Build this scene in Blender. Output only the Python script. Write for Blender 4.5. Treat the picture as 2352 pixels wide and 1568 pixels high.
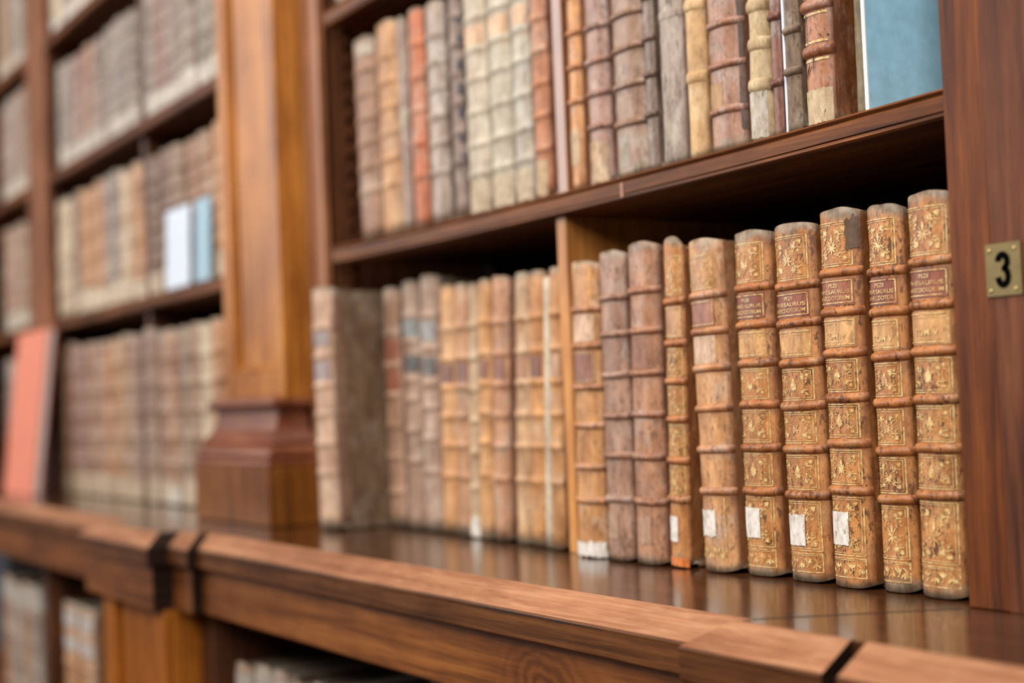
import bpy, bmesh, math, random
from mathutils import Vector, Matrix, noise

S = bpy.context.scene
COL = S.collection
for o in list(bpy.data.objects):
    bpy.data.objects.remove(o)
R = random.Random(11)

# ------------------------------------------------------------------ camera, light, exposure
cam_d = bpy.data.cameras.new('camera')
cam = bpy.data.objects.new('camera', cam_d); COL.objects.link(cam); S.camera = cam
right, up, fwd = (0.5355, 0.8436, -0.0399), (0.0565, 0.0114, 0.9983), (-0.8427, 0.5368, 0.0415)
cam.matrix_world = Matrix(((right[0], up[0], -fwd[0], 0.0), (right[1], up[1], -fwd[1], -1.0),
                           (right[2], up[2], -fwd[2], 0.1925), (0, 0, 0, 1)))
cam_d.sensor_width = 36.0; cam_d.lens = 50.0; cam_d.clip_start = 0.05; cam_d.clip_end = 60
cam_d.dof.use_dof = True; cam_d.dof.focus_distance = 1.377; cam_d.dof.aperture_fstop = 2.1

W = bpy.data.worlds.new('hall_light'); S.world = W; W.use_nodes = True
W.node_tree.nodes['Background'].inputs[0].default_value = (0.80, 0.86, 1.0, 1)
W.node_tree.nodes['Background'].inputs[1].default_value = 0.07

def area(name, loc, target, sx, sy, power, col):
    d = bpy.data.lights.new(name, 'AREA'); d.shape = 'RECTANGLE'; d.size = sx; d.size_y = sy
    d.energy = power; d.color = col
    o = bpy.data.objects.new(name, d); COL.objects.link(o); o.location = loc
    o.rotation_euler = (Vector(target) - Vector(loc)).to_track_quat('-Z', 'Y').to_euler()
    return o
# tall windows of the reading room, across the hall and towards its far end, plus one added fill
area('window_light_far', (-5.8, -3.4, 1.9), (-1.6, 0, 0.3), 2.2, 2.6, 205, (1.0, 0.98, 0.96))
area('window_light_mid', (-1.9, -3.9, 3.7), (-1.3, 0, 0.1), 2.6, 2.2, 125, (1.0, 0.98, 0.96))
area('window_light_high', (-1.0, -1.3, 3.4), (-1.1, -0.1, 0.0), 1.6, 1.2, 95, (1.0, 0.98, 0.95))
area('fill_light_near', (1.0, -2.3, 2.0), (-1.0, 0, 0.5), 1.1, 1.6, 112, (1.0, 0.98, 0.95))  # unseen fill added at front right to brighten the pale blue board

S.view_settings.view_transform = 'Standard'; S.view_settings.look = 'None'
S.view_settings.exposure = 0.0; S.view_settings.gamma = 1.0; S.view_settings.use_curve_mapping = False
S.cycles.use_denoising = True; S.cycles.max_bounces = 8

# ------------------------------------------------------------------ colours and materials
def lin(c):
    return tuple((v / 255 / 12.92) if v / 255 <= 0.04045 else ((v / 255 + 0.055) / 1.055) ** 2.4 for v in c)
def rgba(c): return lin(c) + (1.0,)

class NT:
    def __init__(s, name):
        s.m = bpy.data.materials.new(name); s.m.use_nodes = True
        s.n = s.m.node_tree.nodes; s.l = s.m.node_tree.links
        s.b = s.n['Principled BSDF']
    def add(s, t, **kw):
        nd = s.n.new(t)
        for k, v in kw.items(): setattr(nd, k, v)
        return nd
    def put(s, sock, v):
        if hasattr(v, 'is_output') or hasattr(v, 'node'): s.l.new(v, sock)
        else: sock.default_value = v
    def coord(s, kind='Object', scale=(1, 1, 1), shift=True):
        tc = s.add('ShaderNodeTexCoord')
        mp = s.add('ShaderNodeMapping'); mp.inputs['Scale'].default_value = scale
        s.l.new(tc.outputs[kind], mp.inputs['Vector'])
        if shift:
            oi = s.add('ShaderNodeObjectInfo')
            cx = s.add('ShaderNodeVectorMath', operation='SCALE'); cx.inputs[0].default_value = (37.0, 53.0, 71.0)
            s.l.new(oi.outputs['Random'], cx.inputs['Scale'])
            ad = s.add('ShaderNodeVectorMath', operation='ADD')
            s.l.new(mp.outputs[0], ad.inputs[0]); s.l.new(cx.outputs[0], ad.inputs[1])
            return ad.outputs[0]
        return mp.outputs[0]
    def noise(s, vec, scale, detail=4, rough=0.6, dist=0.0):
        nd = s.add('ShaderNodeTexNoise'); s.l.new(vec, nd.inputs['Vector'])
        nd.inputs['Scale'].default_value = scale; nd.inputs['Detail'].default_value = detail
        nd.inputs['Roughness'].default_value = rough; nd.inputs['Distortion'].default_value = dist
        return nd.outputs['Fac']
    def ramp(s, fac, stops):
        nd = s.add('ShaderNodeValToRGB'); s.l.new(fac, nd.inputs['Fac'])
        e = nd.color_ramp.elements
        while len(e) < len(stops): e.new(0.5)
        for el, (p, c) in zip(e, stops):
            el.position = p; el.color = c if len(c) == 4 else rgba(c)
        return nd.outputs['Color']
    def step(s, fac, a, b):
        nd = s.add('ShaderNodeMapRange'); s.l.new(fac, nd.inputs['Value'])
        nd.inputs['From Min'].default_value = a; nd.inputs['From Max'].default_value = b
        return nd.outputs['Result']
    def math(s, op, a, b=0.0):
        nd = s.add('ShaderNodeMath', operation=op); s.put(nd.inputs[0], a); s.put(nd.inputs[1], b)
        return nd.outputs[0]
    def mix(s, fac, a, b, mode='MIX'):
        nd = s.add('ShaderNodeMix', data_type='RGBA', blend_type=mode)
        s.put(nd.inputs['Factor'], fac); s.put(nd.inputs['A'], a); s.put(nd.inputs['B'], b)
        return nd.outputs['Result']
    def bump(s, h, strength, dist=0.001):
        nd = s.add('ShaderNodeBump'); nd.inputs['Strength'].default_value = strength
        nd.inputs['Distance'].default_value = dist
        s.l.new(h, nd.inputs['Height']); s.l.new(nd.outputs[0], s.b.inputs['Normal'])
    def fin(s, col, rough, spec=0.5, coat=0.0):
        s.put(s.b.inputs['Base Color'], col); s.put(s.b.inputs['Roughness'], rough)
        s.b.inputs['Specular IOR Level'].default_value = spec
        if coat:
            s.b.inputs['Coat Weight'].default_value = coat; s.b.inputs['Coat Roughness'].default_value = 0.12
        return s.m

def wood(name, dark, mid, light, axis='X', rough=0.35, coat=0.0, knot=None, grain=1.0, scratch=0.0, spec=0.3):
    t = NT(name)
    k = 80.0 * grain
    sc = {'X': (3.0, k, k), 'Z': (k, k, 3.0), 'Y': (k, 3.0, k)}[axis]
    v = t.coord('Object', sc)
    v1 = t.coord('Object', (1, 1, 1))
    warp = t.noise(v1, 4.0, 3)
    f = t.noise(v, 1.0, 8, 0.62, 0.6)
    vf = t.coord('Object', tuple(q * (4.0 if q < 10 else 6.0) for q in sc))
    f = t.math('ADD', t.math('MULTIPLY', f, 0.66), t.math('MULTIPLY', t.noise(vf, 1.0, 6, 0.7, 0.3), 0.34))
    if knot:
        kc, ks = knot
        mp = t.coord('Object', (1, 1, 1), False)
        sb = t.add('ShaderNodeVectorMath', operation='SUBTRACT'); t.l.new(mp, sb.inputs[0]); sb.inputs[1].default_value = kc
        ms = t.add('ShaderNodeVectorMath', operation='MULTIPLY'); t.l.new(sb.outputs[0], ms.inputs[0]); ms.inputs[1].default_value = ks
        ln = t.add('ShaderNodeVectorMath', operation='LENGTH'); t.l.new(ms.outputs[0], ln.inputs[0])
        d = t.math('ADD', ln.outputs['Value'], t.math('MULTIPLY', t.noise(v1, 30, 3), 0.55))
        ring = t.math('ADD', t.math('MULTIPLY', t.math('SINE', t.math('MULTIPLY', d, 21.0)), 0.06), 0.45)
        near = t.step(d, 1.9, 0.7)
        nm = t.add('ShaderNodeMix', data_type='FLOAT')
        t.l.new(near, nm.inputs[0]); t.l.new(f, nm.inputs[2]); t.l.new(ring, nm.inputs[3])
        f = nm.outputs[0]
    col = t.ramp(f, [(0.34, dark), (0.5, mid), (0.66, light)])
    big = t.noise(v1, 5.5, 3)
    col = t.mix(t.step(big, 0.35, 0.75), col, t.mix(1.0, col, (0.55, 0.47, 0.42, 1), 'MULTIPLY'))
    pores = t.step(t.noise(vf, 1.7, 3), 0.60, 0.70)
    col = t.mix(t.math('MULTIPLY', pores, 0.55), col, rgba((28, 16, 10)))
    if scratch:
        sv = t.coord('Object', (26, 160, 160))
        sc_ = t.math('MULTIPLY', t.step(t.noise(sv, 1.0, 6, 0.7), 0.50, 0.72), t.step(t.noise(v1, 3.0, 3), 0.40, 0.62))
        col = t.mix(t.math('MULTIPLY', sc_, scratch), col, rgba((196, 150, 112)))
    r = t.step(f, 0.0, 1.0)
    nm = t.math('ADD', t.math('MULTIPLY', r, 0.16), rough - 0.08)
    t.bump(f, 0.25, 0.0012)
    return t.fin(col, nm, spec, coat)

def leather(name, spots=0.5, wear=0.4, ends=0.5, rough=0.55, spot_col=(52, 30, 20), pale=(196, 182, 160), fine=1.0, drip=0.45, bump=0.5, joint=0.92):
    """book covering; the object's own colour is the colour of the hide"""
    t = NT(name)
    oi = t.add('ShaderNodeObjectInfo')
    base = oi.outputs['Color']
    v = t.coord('Object', (1, 1, drip)); v1 = t.coord('Object', (1, 1, 1))
    n1 = t.noise(v, 60 * fine, 6, 0.65)
    col = t.mix(t.step(n1, 0.32, 0.68), t.mix(1.0, base, (0.60, 0.50, 0.42, 1), 'MULTIPLY'), t.mix(1.0, base, (1.22, 1.2, 1.15, 1), 'MULTIPLY'))
    n2 = t.noise(v1, 24 * fine, 5, 0.7)
    col = t.mix(t.math('MULTIPLY', t.step(n2, 0.50, 0.66), wear), col, rgba(pale))
    n5 = t.noise(v, 34 * fine, 6, 0.72, 0.8)
    col = t.mix(t.math('MULTIPLY', t.step(n5, 0.50, 0.64), 0.30 + spots * 0.50), col, t.mix(1.0, base, (0.50, 0.38, 0.30, 1), 'MULTIPLY'))
    n3 = t.noise(v, 210 * fine, 4, 0.7, 0.4)
    n4 = t.noise(v1, 16, 3)
    sp = t.step(t.math('ADD', n3, t.math('MULTIPLY', n4, 0.35)), 0.73, 0.79)
    col = t.mix(t.math('MULTIPLY', sp, spots), col, rgba(spot_col))
    fg = t.noise(v, 420 * fine, 3, 0.6)
    ck = t.noise(t.coord('Object', (1, 1, 0.14)), 230 * fine, 4, 0.65, 0.5)
    col = t.mix(t.math('MULTIPLY', t.step(ck, 0.56, 0.68), 0.22 + spots * 0.32), col, t.mix(1.0, base, (0.36, 0.27, 0.22, 1), 'MULTIPLY'))
    col = t.mix(t.math('MULTIPLY', t.step(fg, 0.45, 0.75), 0.35), col, t.mix(1.0, base, (0.48, 0.38, 0.32, 1), 'MULTIPLY'))
    tg = t.add('ShaderNodeTexCoord'); sx = t.add('ShaderNodeSeparateXYZ'); t.l.new(tg.outputs['Generated'], sx.inputs[0])
    z = sx.outputs['Z']
    far = t.math('ABSOLUTE', t.math('SUBTRACT', z, 0.5))
    e = t.step(t.math('ADD', far, t.math('MULTIPLY', t.math('SUBTRACT', n2, 0.5), 0.10)), 0.462, 0.49)
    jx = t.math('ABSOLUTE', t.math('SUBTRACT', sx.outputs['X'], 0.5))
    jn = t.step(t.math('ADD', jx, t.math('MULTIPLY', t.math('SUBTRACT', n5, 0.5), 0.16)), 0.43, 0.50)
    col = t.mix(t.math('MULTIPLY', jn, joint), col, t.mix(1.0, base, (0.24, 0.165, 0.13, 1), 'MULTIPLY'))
    dust = t.mix(t.step(n1, 0.35, 0.65), rgba((74, 60, 46)), rgba((150, 134, 112)))
    col = t.mix(t.math('MULTIPLY', e, ends), col, dust)
    t.bump(t.math('ADD', n1, t.math('MULTIPLY', n3, 0.6)), bump, 0.0009)
    return t.fin(col, t.math('ADD', t.math('MULTIPLY', n1, 0.25), rough - 0.12), 0.4)

def plain(name, col, rough=0.5, var=0.25, scale=40, metallic=0.0, spec=0.5):
    t = NT(name)
    v = t.coord('Object')
    n = t.noise(v, scale, 5)
    c = t.mix(t.step(n, 0.3, 0.7), t.mix(1.0, rgba(col), (1 - var, 1 - var, 1 - var, 1), 'MULTIPLY'), rgba(col))
    t.b.inputs['Metallic'].default_value = metallic
    return t.fin(c, rough, spec)

def tinted(name, rough=0.6, var=0.2, scale=60):
    t = NT(name); oi = t.add('ShaderNodeObjectInfo'); b = oi.outputs['Color']
    n = t.noise(t.coord('Object'), scale, 5)
    return t.fin(t.mix(t.step(n, 0.3, 0.7), t.mix(1.0, b, (1 - var,) * 3 + (1,), 'MULTIPLY'), b), rough, 0.4)

def gilt_mat():
    t = NT('worn_gilt')
    n = t.noise(t.coord('Object'), 190, 5, 0.7)
    c = t.mix(t.step(n, 0.42, 0.58), rgba((214, 186, 124)), rgba((174, 124, 68)))
    return t.fin(c, 0.42, 0.6)

def torn_paper():
    t = NT('torn_paper')
    n = t.noise(t.coord('Object', (1, 1, 0.22)), 420, 4, 0.7)
    n2 = t.noise(t.coord('Object', (1, 1, 0.5)), 120, 5, 0.7)
    c = t.mix(t.step(n2, 0.35, 0.7), rgba((222, 215, 206)), rgba((176, 160, 142)))
    c = t.mix(t.step(n, 0.58, 0.68), c, rgba((112, 88, 66)))
    oi = t.add('ShaderNodeObjectInfo')
    c = t.mix(1.0, c, oi.outputs['Color'], 'MULTIPLY')
    return t.fin(c, 0.8, 0.3)

M = dict(
    shelf=wood('walnut_shelf', (52, 25, 9), (108, 61, 28), (154, 96, 46), 'X', 0.5, spec=0.14),
    counter=wood('varnished_counter', (38, 20, 10), (74, 41, 21), (96, 56, 30), 'X', 0.17, 0.5),
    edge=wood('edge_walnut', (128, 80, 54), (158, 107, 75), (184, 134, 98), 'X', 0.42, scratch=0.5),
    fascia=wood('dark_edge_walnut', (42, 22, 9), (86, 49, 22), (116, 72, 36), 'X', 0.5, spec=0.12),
    shaded_side=wood('shaded_side_walnut', (22, 13, 9), (38, 23, 15), (54, 33, 22), 'Y', 0.5, spec=0.2),  # shade painted as near-black wood on the right-facing returns and run ends
    pier_low=wood('lower_pier_walnut', (92, 46, 8), (152, 86, 22), (178, 108, 34), 'Z', 0.4),
    frieze=wood('frieze_walnut', (76, 38, 12), (120, 68, 26), (148, 90, 38), 'X', 0.4, knot=((-1.205, -0.21, -0.096), (15.0, 0.0, 24.0))),
    column=wood('honey_column', (116, 60, 15), (182, 114, 44), (206, 140, 66), 'Z', 0.34, 0.2),
    stile=wood('red_walnut_upright', (48, 20, 4), (102, 50, 13), (132, 72, 24), 'Z', 0.5, grain=0.8, spec=0.2),
    pier=wood('pier_walnut', (64, 32, 7), (116, 66, 20), (144, 86, 30), 'Z', 0.4),
    moulding=wood('moulding_walnut', (70, 34, 18), (122, 66, 40), (150, 92, 60), 'X', 0.34, 0.2),
    pale_stile=wood('pale_stile_walnut', (96, 56, 32), (144, 91, 58), (170, 116, 80), 'Z', 0.34, 0.2),
    stile_red=wood('red_board', (44, 21, 9), (94, 50, 26), (120, 70, 40), 'Z', 0.5, grain=0.8, spec=0.2),
    panel=wood('side_panel_walnut', (44, 22, 10), (84, 46, 22), (112, 66, 34), 'Z', 0.5),
    divider=wood('divider_beech', (140, 82, 34), (200, 134, 66), (226, 164, 92), 'Z', 0.45),
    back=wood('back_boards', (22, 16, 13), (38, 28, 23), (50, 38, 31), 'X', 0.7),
    calf=leather('sprinkled_calf', 0.85, 0.34, 0.9, 0.48, drip=0.5, pale=(190, 160, 118)),
    hide=leather('worn_hide', 0.5, 0.45, 0.8, 0.46, pale=(180, 170, 158)),
    blur=leather('old_hide', 0.35, 0.4, 0.85, 0.6, fine=0.6),
    vellum=leather('vellum', 0.25, 0.35, 0.4, 0.6, (120, 88, 48), (222, 206, 170)),
    bare=leather('bare_spine_lining', 0.7, 0.5, 0.5, 0.7, (60, 44, 34), (190, 180, 158), drip=0.25),
    board=leather('board_leather', 0.4, 0.25, 0.25, 0.6, fine=0.5, joint=0.0),
    pages=plain('page_block', (150, 134, 110), 0.9, 0.4, 200),
    gilt=gilt_mat(), tag=torn_paper(), tint=tinted('tinted_paper'),
    lbl=leather('morocco_label', 0.35, 0.12, 0.0, 0.5, (70, 40, 32), (190, 150, 130), joint=0.0),
    brass=plain('aged_brass', (122, 104, 62), 0.45, 0.25, 90, 0.45),
    screw=plain('screw_brass', (206, 176, 108), 0.3, 0.2, 60, 0.8),
    black=plain('black_enamel', (5, 5, 5), 0.9, spec=0.02),
    floor=wood('parquet_floor', (48, 30, 18), (84, 54, 32), (110, 74, 44), 'X', 0.4),
    dark=plain('dark_gap', (14, 9, 7), 0.9),
)

# ------------------------------------------------------------------ object helpers
def mesh(name, vs, fs, m, parent=None, smooth=False, color=None, mats=None, fm=None):
    me = bpy.data.meshes.new(name); me.from_pydata([tuple(v) for v in vs], [], fs); me.update()
    for mm in (mats or [m]): me.materials.append(mm)
    if fm:
        for p, i in zip(me.polygons, fm): p.material_index = i
    if smooth: me.polygons.foreach_set('use_smooth', [True] * len(me.polygons))
    o = bpy.data.objects.new(name, me); COL.objects.link(o)
    if parent is not None: o.parent = parent
    if color is not None: o.color = rgba(color)
    return o

def tag(o, label, cat, group=None, kind=None):
    o['label'] = label
    if cat: o['category'] = cat
    if group: o['group'] = group
    if kind: o['kind'] = kind
    return o

def empty(name, loc, rot=(0, 0, 0)):
    o = bpy.data.objects.new(name, None); COL.objects.link(o)
    o.location = loc; o.rotation_euler = rot; o.empty_display_size = 0.05
    return o

def box_data(x0, x1, y0, y1, z0, z1, bev=0.0, seg=1):
    bm = bmesh.new()
    bmesh.ops.create_cube(bm, size=1)
    for v in bm.verts:
        v.co = Vector(((x0 + x1) / 2 + v.co.x * (x1 - x0), (y0 + y1) / 2 + v.co.y * (y1 - y0), (z0 + z1) / 2 + v.co.z * (z1 - z0)))
    if bev:
        bmesh.ops.bevel(bm, geom=list(bm.edges), offset=bev, segments=seg, affect='EDGES', profile=0.5)
    vs = [v.co.copy() for v in bm.verts]; bm.verts.index_update()
    fs = [[v.index for v in f.verts] for f in bm.faces]; bm.free()
    return vs, fs

def boxes(name, bl, m, parent=None, bev=0.0, color=None, seg=1):
    vs, fs = [], []
    for b in bl:
        v, f = box_data(*b, bev, seg); k = len(vs)
        vs += v; fs += [[i + k for i in q] for q in f]
    return mesh(name, vs, fs, m, parent, color=color)

def sweep(name, path, prof, m, parent=None, smooth=False, mats=None, fmi=None, ends=()):
    """carry a profile (outward offset, z) along a plan polyline whose outward side is on its right, with mitred corners"""
    P = [Vector(p) for p in path]; n = len(P); mit = []
    def nrm(a, b):
        d = (b - a).normalized(); return Vector((d.y, -d.x))
    for i in range(n):
        if i == 0: mit.append(nrm(P[0], P[1]))
        elif i == n - 1: mit.append(nrm(P[-2], P[-1]))
        else:
            a, b = nrm(P[i - 1], P[i]), nrm(P[i], P[i + 1]); s = a + b
            mit.append(s / (1 + a.dot(b)))
    vs = [(*(P[i] + mit[i] * o), z) for i in range(n) for (o, z) in prof]
    k = len(prof); fs, fm = [], []
    for i in range(n - 1):
        for j in range(k - 1):
            fs.append([i * k + j, (i + 1) * k + j, (i + 1) * k + j + 1, i * k + j + 1]); fm.append((len(mats) - 1 if i in ends else fmi[j]) if fmi else 0)
    fs.append(list(range(k))); fs.append([(n - 1) * k + j for j in range(k)][::-1]); fm += [len(mats) - 1 if mats else 0] * 2
    return mesh(name, vs, fs, m, parent, smooth, mats=mats, fm=fm)

def extrude_x(name, xs, profile, m, parent=None, sag=0.0):
    """profile [(y, z)] carried along X; sag lowers the middle"""
    n = len(profile); vs = []; a, b = xs[0], xs[-1]
    for x in xs:
        t = (x - a) / (b - a); d = -sag * (1 - (2 * t - 1) ** 2)
        vs += [(x, y, z + d) for y, z in profile]
    fs = []
    for i in range(len(xs) - 1):
        for j in range(n):
            fs.append([i * n + j, i * n + (j + 1) % n, (i + 1) * n + (j + 1) % n, (i + 1) * n + j])
    fs.append(list(range(n))[::-1]); fs.append([(len(xs) - 1) * n + j for j in range(n)])
    return mesh(name, vs, fs, m, parent)

# ------------------------------------------------------------------ the room
def ground():
    o = boxes('floor', [(-9, 3, -6.5, 0.5, -1.16, -1.06)], M['floor'])
    tag(o, 'dark parquet floor of the reading room under the bookcases', None, kind='structure')
ground()

# ------------------------------------------------------------------ counter under the open shelves
def counter():
    t = empty('counter', (0, 0, 0))
    tag(t, 'long dark varnished walnut counter carrying the bottom row of old books', 'counter')
    main, sm, jut = -0.188, -0.203, -0.241
    # plan of the polished top, its front following the breaks of the moulding
    front = [(-5.4, main), (-2.62, main), (-2.62, jut), (-2.285, jut), (-2.285, -0.206), (-2.198, -0.206), (-2.198, main),
             (-0.922, main), (-0.922, sm), (-0.25, sm)]
    pts = front + [(-0.25, 0.34), (-5.4, 0.34)]
    n = len(pts)
    vs = [(x, y, 0) for x, y in pts] + [(x, y, -0.05) for x, y in pts]
    fs = [list(range(n)), list(range(n, 2 * n))[::-1]] + [[i, i + n, (i + 1) % n + n, (i + 1) % n] for i in range(n)]
    mesh('top_board', vs, fs, M['counter'], t)
    # a hair-wide joint between two boards of the top
    mesh('board_joint', [(-0.832, -0.026, 0.0002), (-0.829, -0.026, 0.0002), (-0.915, -0.186, 0.0002), (-0.919, -0.186, 0.0002)], [[3, 2, 1, 0]], M['dark'], t)
    # split along the lower arris of the chamfer
    vs, fs, n = [], [], 40
    for i in range(n + 1):
        x = -1.35 + 0.27 * i / n; w = 0.0011 * max(0.0, math.sin(math.pi * i / n)) ** 0.5 * (0.35 + abs(noise.noise(Vector((x * 60, 1, 2)))) * 1.6)
        zc = -0.0236 - 0.0012 * noise.noise(Vector((x * 22, 4, 0)))
        vs += [(x, main - 0.0342, zc - w), (x, main - 0.0342, zc + w)]
    for i in range(n): fs.append([2 * i, 2 * i + 2, 2 * i + 3, 2 * i + 1])
    mesh('split', vs, fs, M['dark'], t)['label'] = 'dark split in the edge'
    prof = [(-0.004, 0.0), (0.0, 0.0006), (0.0012, 0.0003), (0.0325, -0.0205), (0.034, -0.0228), (0.0335, -0.026), (0.0335, -0.0485), (0.032, -0.0505), (0.012, -0.0505)]
    fri = [(0.0235, -0.0505), (0.0225, -0.052), (0.0225, -0.121), (0.021, -0.1235), (0.0, -0.1235)]
    runs = [[(-5.4, main), (-2.62, main), (-2.62, jut), (-2.285, jut), (-2.285, -0.206), (-2.198, -0.206), (-2.198, main),
             (-0.922, main), (-0.922, sm), (-0.787, sm)],
            [(-0.771, sm), (-0.25, sm)]]
    for i, r in enumerate(runs):
        sweep('edge_moulding', r, prof, None, t, mats=[M['edge'], M['fascia'], M['shaded_side']], fmi=[0, 0, 0] + [1] * 5, ends=(3, 5) if len(r) > 4 else ())
        sweep('frieze_board', r, fri, None, t, mats=[M['frieze'], M['shaded_side']], fmi=[0] * 4, ends=(3, 5) if len(r) > 4 else ())
    return t
counter()

# ------------------------------------------------------------------ bookcase bays, columns
BACK = 0.31
def bay(label, xl, xr, ztop, left_stile, right_stile, pan=0.02):
    t = empty('bookcase', (0, 0, 0)); tag(t, label, 'bookcase', 'open bookcase bays along the wall')
    boxes('side_panel', [(xl - pan, xl, 0.012, BACK, 0.0005, ztop)], M['panel'], t)
    boxes('side_panel', [(xr, xr + pan, 0.012, BACK, 0.0005, ztop)], M['panel'], t)
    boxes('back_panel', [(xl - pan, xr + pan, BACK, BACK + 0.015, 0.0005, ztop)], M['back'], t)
    for (a, b, y) in (left_stile, right_stile):
        boxes('stile', [(a, b, y, y + 0.02, 0.0005, ztop)], M['pale_stile'], t, 0.002)
    # toothed rack that the shelf battens hang from, on the inside of the left panel
    z, vs = 0.03, []
    pr = [(0.034, 0.0005)]
    while z < ztop - 0.03:
        pr += [(0.044, z), (0.056, z + 0.012), (0.056, z + 0.018), (0.044, z + 0.022)]; z += 0.0305
    pr += [(0.034, ztop)]
    n = len(pr)
    vs = [(xl, y, zz) for y, zz in pr] + [(xl + 0.008, y, zz) for y, zz in pr]
    fs = [list(range(n))[::-1], list(range(n, 2 * n))] + [[i, (i + 1) % n, (i + 1) % n + n, i + n] for i in range(n)]
    mesh('toothed_rack', vs, fs, M['panel'], t)
    return t
MAINL, MAINR = -2.135, -0.79
bay('open bookcase bay of old leather books between the two wooden pillars', MAINL, MAINR, 1.5, (-2.205, MAINL, 0.0), (MAINR, MAINR + 0.02, 0.012))
LL, LR = -3.86, -2.585
bay('blurred bookcase bay left of the honey coloured pillar', LL, LR, 1.9, (-3.955, LL, 0.0), (LR, LR + 0.02, 0.012), 0.02)
FL, FR = -5.3, -4.06
bay('farthest bookcase bay, cut off by the left edge of the photo', FL, FR, 1.9, (FL - 0.06, FL, 0.0), (FR, -3.957, 0.0), 0.02)

def upright():
    o = empty('upright', (0, 0, 0))
    tag(o, 'broad reddish walnut upright carrying the brass number plate', 'upright')
    boxes('edge_board', [(-0.829, -0.7865, -0.019, 0.008, 0.0005, 1.5)], M['stile'], o, 0.001)
    boxes('face_board', [(-0.7865, -0.40, -0.019, 0.008, 0.0005, 1.5)], M['stile_red'], o, 0.0002)
    return o
upright()

def column(xa, xb):
    t = empty('pillar', ((xa + xb) / 2, 0, 0))
    tag(t, 'honey coloured wooden pillar with moulded base standing on the counter', 'pillar')
    c = (xa + xb) / 2
    X = lambda v: v - c
    sl, sr, yf = -2.475, -2.212, -0.046
    boxes('shaft', [(X(sl), X(sr), yf + 0.013, 0.012, 0.2, 1.9)], M['column'], t, 0.001)
    fr = boxes('panel_frame', [(X(sl), X(sl + 0.042), yf, yf + 0.013, 0.2, 1.9), (X(sr - 0.034), X(sr), yf, yf + 0.013, 0.2, 1.9),
                               (X(sl + 0.042), X(sr - 0.034), yf, yf + 0.013, 0.2, 0.262)], M['column'], t, 0.0015)
    vs, fs = [], []
    bead = [(X(sl + 0.042), X(sl + 0.05), yf + 0.004, yf + 0.0128, 0.262, 1.9), (X(sr - 0.042), X(sr - 0.034), yf + 0.004, yf + 0.0128, 0.262, 1.9), (X(sl + 0.05), X(sr - 0.042), yf + 0.004, yf + 0.0128, 0.262, 0.27)]
    boxes('panel_bead', bead, M['column'], t, 0.002)
    pl, pr_, py = X(xa), X(xb), -0.09
    boxes('plinth', [(pl, pr_, py, 0.0, 0.0005, 0.1)], M['pier'], t, 0.002)
    path = [(pl, 0.0), (pl, py), (pr_, py), (pr_, 0.0)]
    prof = [(-0.002, 0.1), (0.0, 0.103), (-0.001, 0.109), (-0.006, 0.111), (-0.004, 0.118), (-0.007, 0.127), (-0.0135, 0.134), (-0.012, 0.139), (-0.018, 0.147), (-0.027, 0.16),
            (-0.0325, 0.176), (-0.034, 0.19), (-0.0345, 0.195), (-0.022, 0.197), (-0.0195, 0.204), (-0.022, 0.211), (-0.034, 0.2145), (-0.038, 0.218), (-0.045, 0.2185), (-0.06, 0.2185)]
    sweep('base_moulding', path, prof, M['moulding'], t)
    return t
column(-2.53, -2.185)

def lower_case():
    t = empty('lower_cabinet', (0, 0, 0))
    tag(t, 'open walnut cabinet under the counter with a panelled pier', 'cabinet')
    yc, zb = -0.186, -1.06
    boxes('back_panel', [(-5.4, -0.25, 0.22, 0.24, zb, -0.125)], M['back'], t)
    px0, px1, py = -2.60, -2.262, -0.246
    boxes('pier', [(px0, px1, py + 0.012, 0.2, zb, -0.1237)], M['pier_low'], t, 0.001)
    boxes('pier_frame', [(px0, px0 + 0.07, py, py + 0.012, zb, -0.1237), (px1 - 0.07, px1, py, py + 0.012, zb, -0.1237), (px0 + 0.07, px1 - 0.07, py, py + 0.012, zb, -0.30)], M['pier_low'], t, 0.002)
    for a, b in ((-2.262, -2.20), (-2.67, -2.60)):
        boxes('stile', [(a, b, yc, 0.2, zb, -0.1237)], M['panel'], t, 0.001)
    for x in (-1.49, -3.27):
        boxes('partition', [(x - 0.012, x + 0.012, yc + 0.008, 0.2, -0.62, -0.1237)], M['panel'], t, 0.001)
    boxes('bottom_shelf', [(-5.4, -2.671, yc + 0.004, 0.2, -0.65, -0.62), (-2.199, -0.25, yc + 0.004, 0.2, -0.65, -0.62)], M['shelf'], t)
    boxes('bottom_board', [(-5.4, -0.25, yc, 0.2, zb, -1.0)], M['shelf'], t)
lower_case()

def shelf(xa, xb, ztop, label, sag=0.0, yf=0.0, th=0.0275):
    z1, z0 = ztop, ztop - th
    prof = [(yf + 0.010, z1), (yf + 0.004, z1), (yf - 0.001, z1 - 0.0015), (yf - 0.002, z1 - 0.0035), (yf, z1 - 0.0055), (yf + 0.0012, z1 - 0.0065),
            (yf + 0.0004, z1 - 0.0075), (yf, z1 - 0.009), (yf, z0 + 0.0065), (yf + 0.002, z0 + 0.006), (yf + 0.0005, z0 + 0.0048), (yf, z0 + 0.002), (yf + 0.003, z0), (BACK - 0.001, z0), (BACK - 0.001, z1)]
    xs = [xa + (xb - xa) * i / 24 for i in range(25)]
    o = extrude_x('shelf', xs, prof[::-1], M['shelf'], None, sag)
    return tag(o, label, 'shelf', 'bookcase shelves')
Z1, Z2, Z3 = 0.4555, 0.845, 1.212
so = shelf(MAINL + 0.030, MAINR - 0.001, Z1, 'sagging walnut shelf right above the bottom row of the large bay', 0.007)
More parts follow.
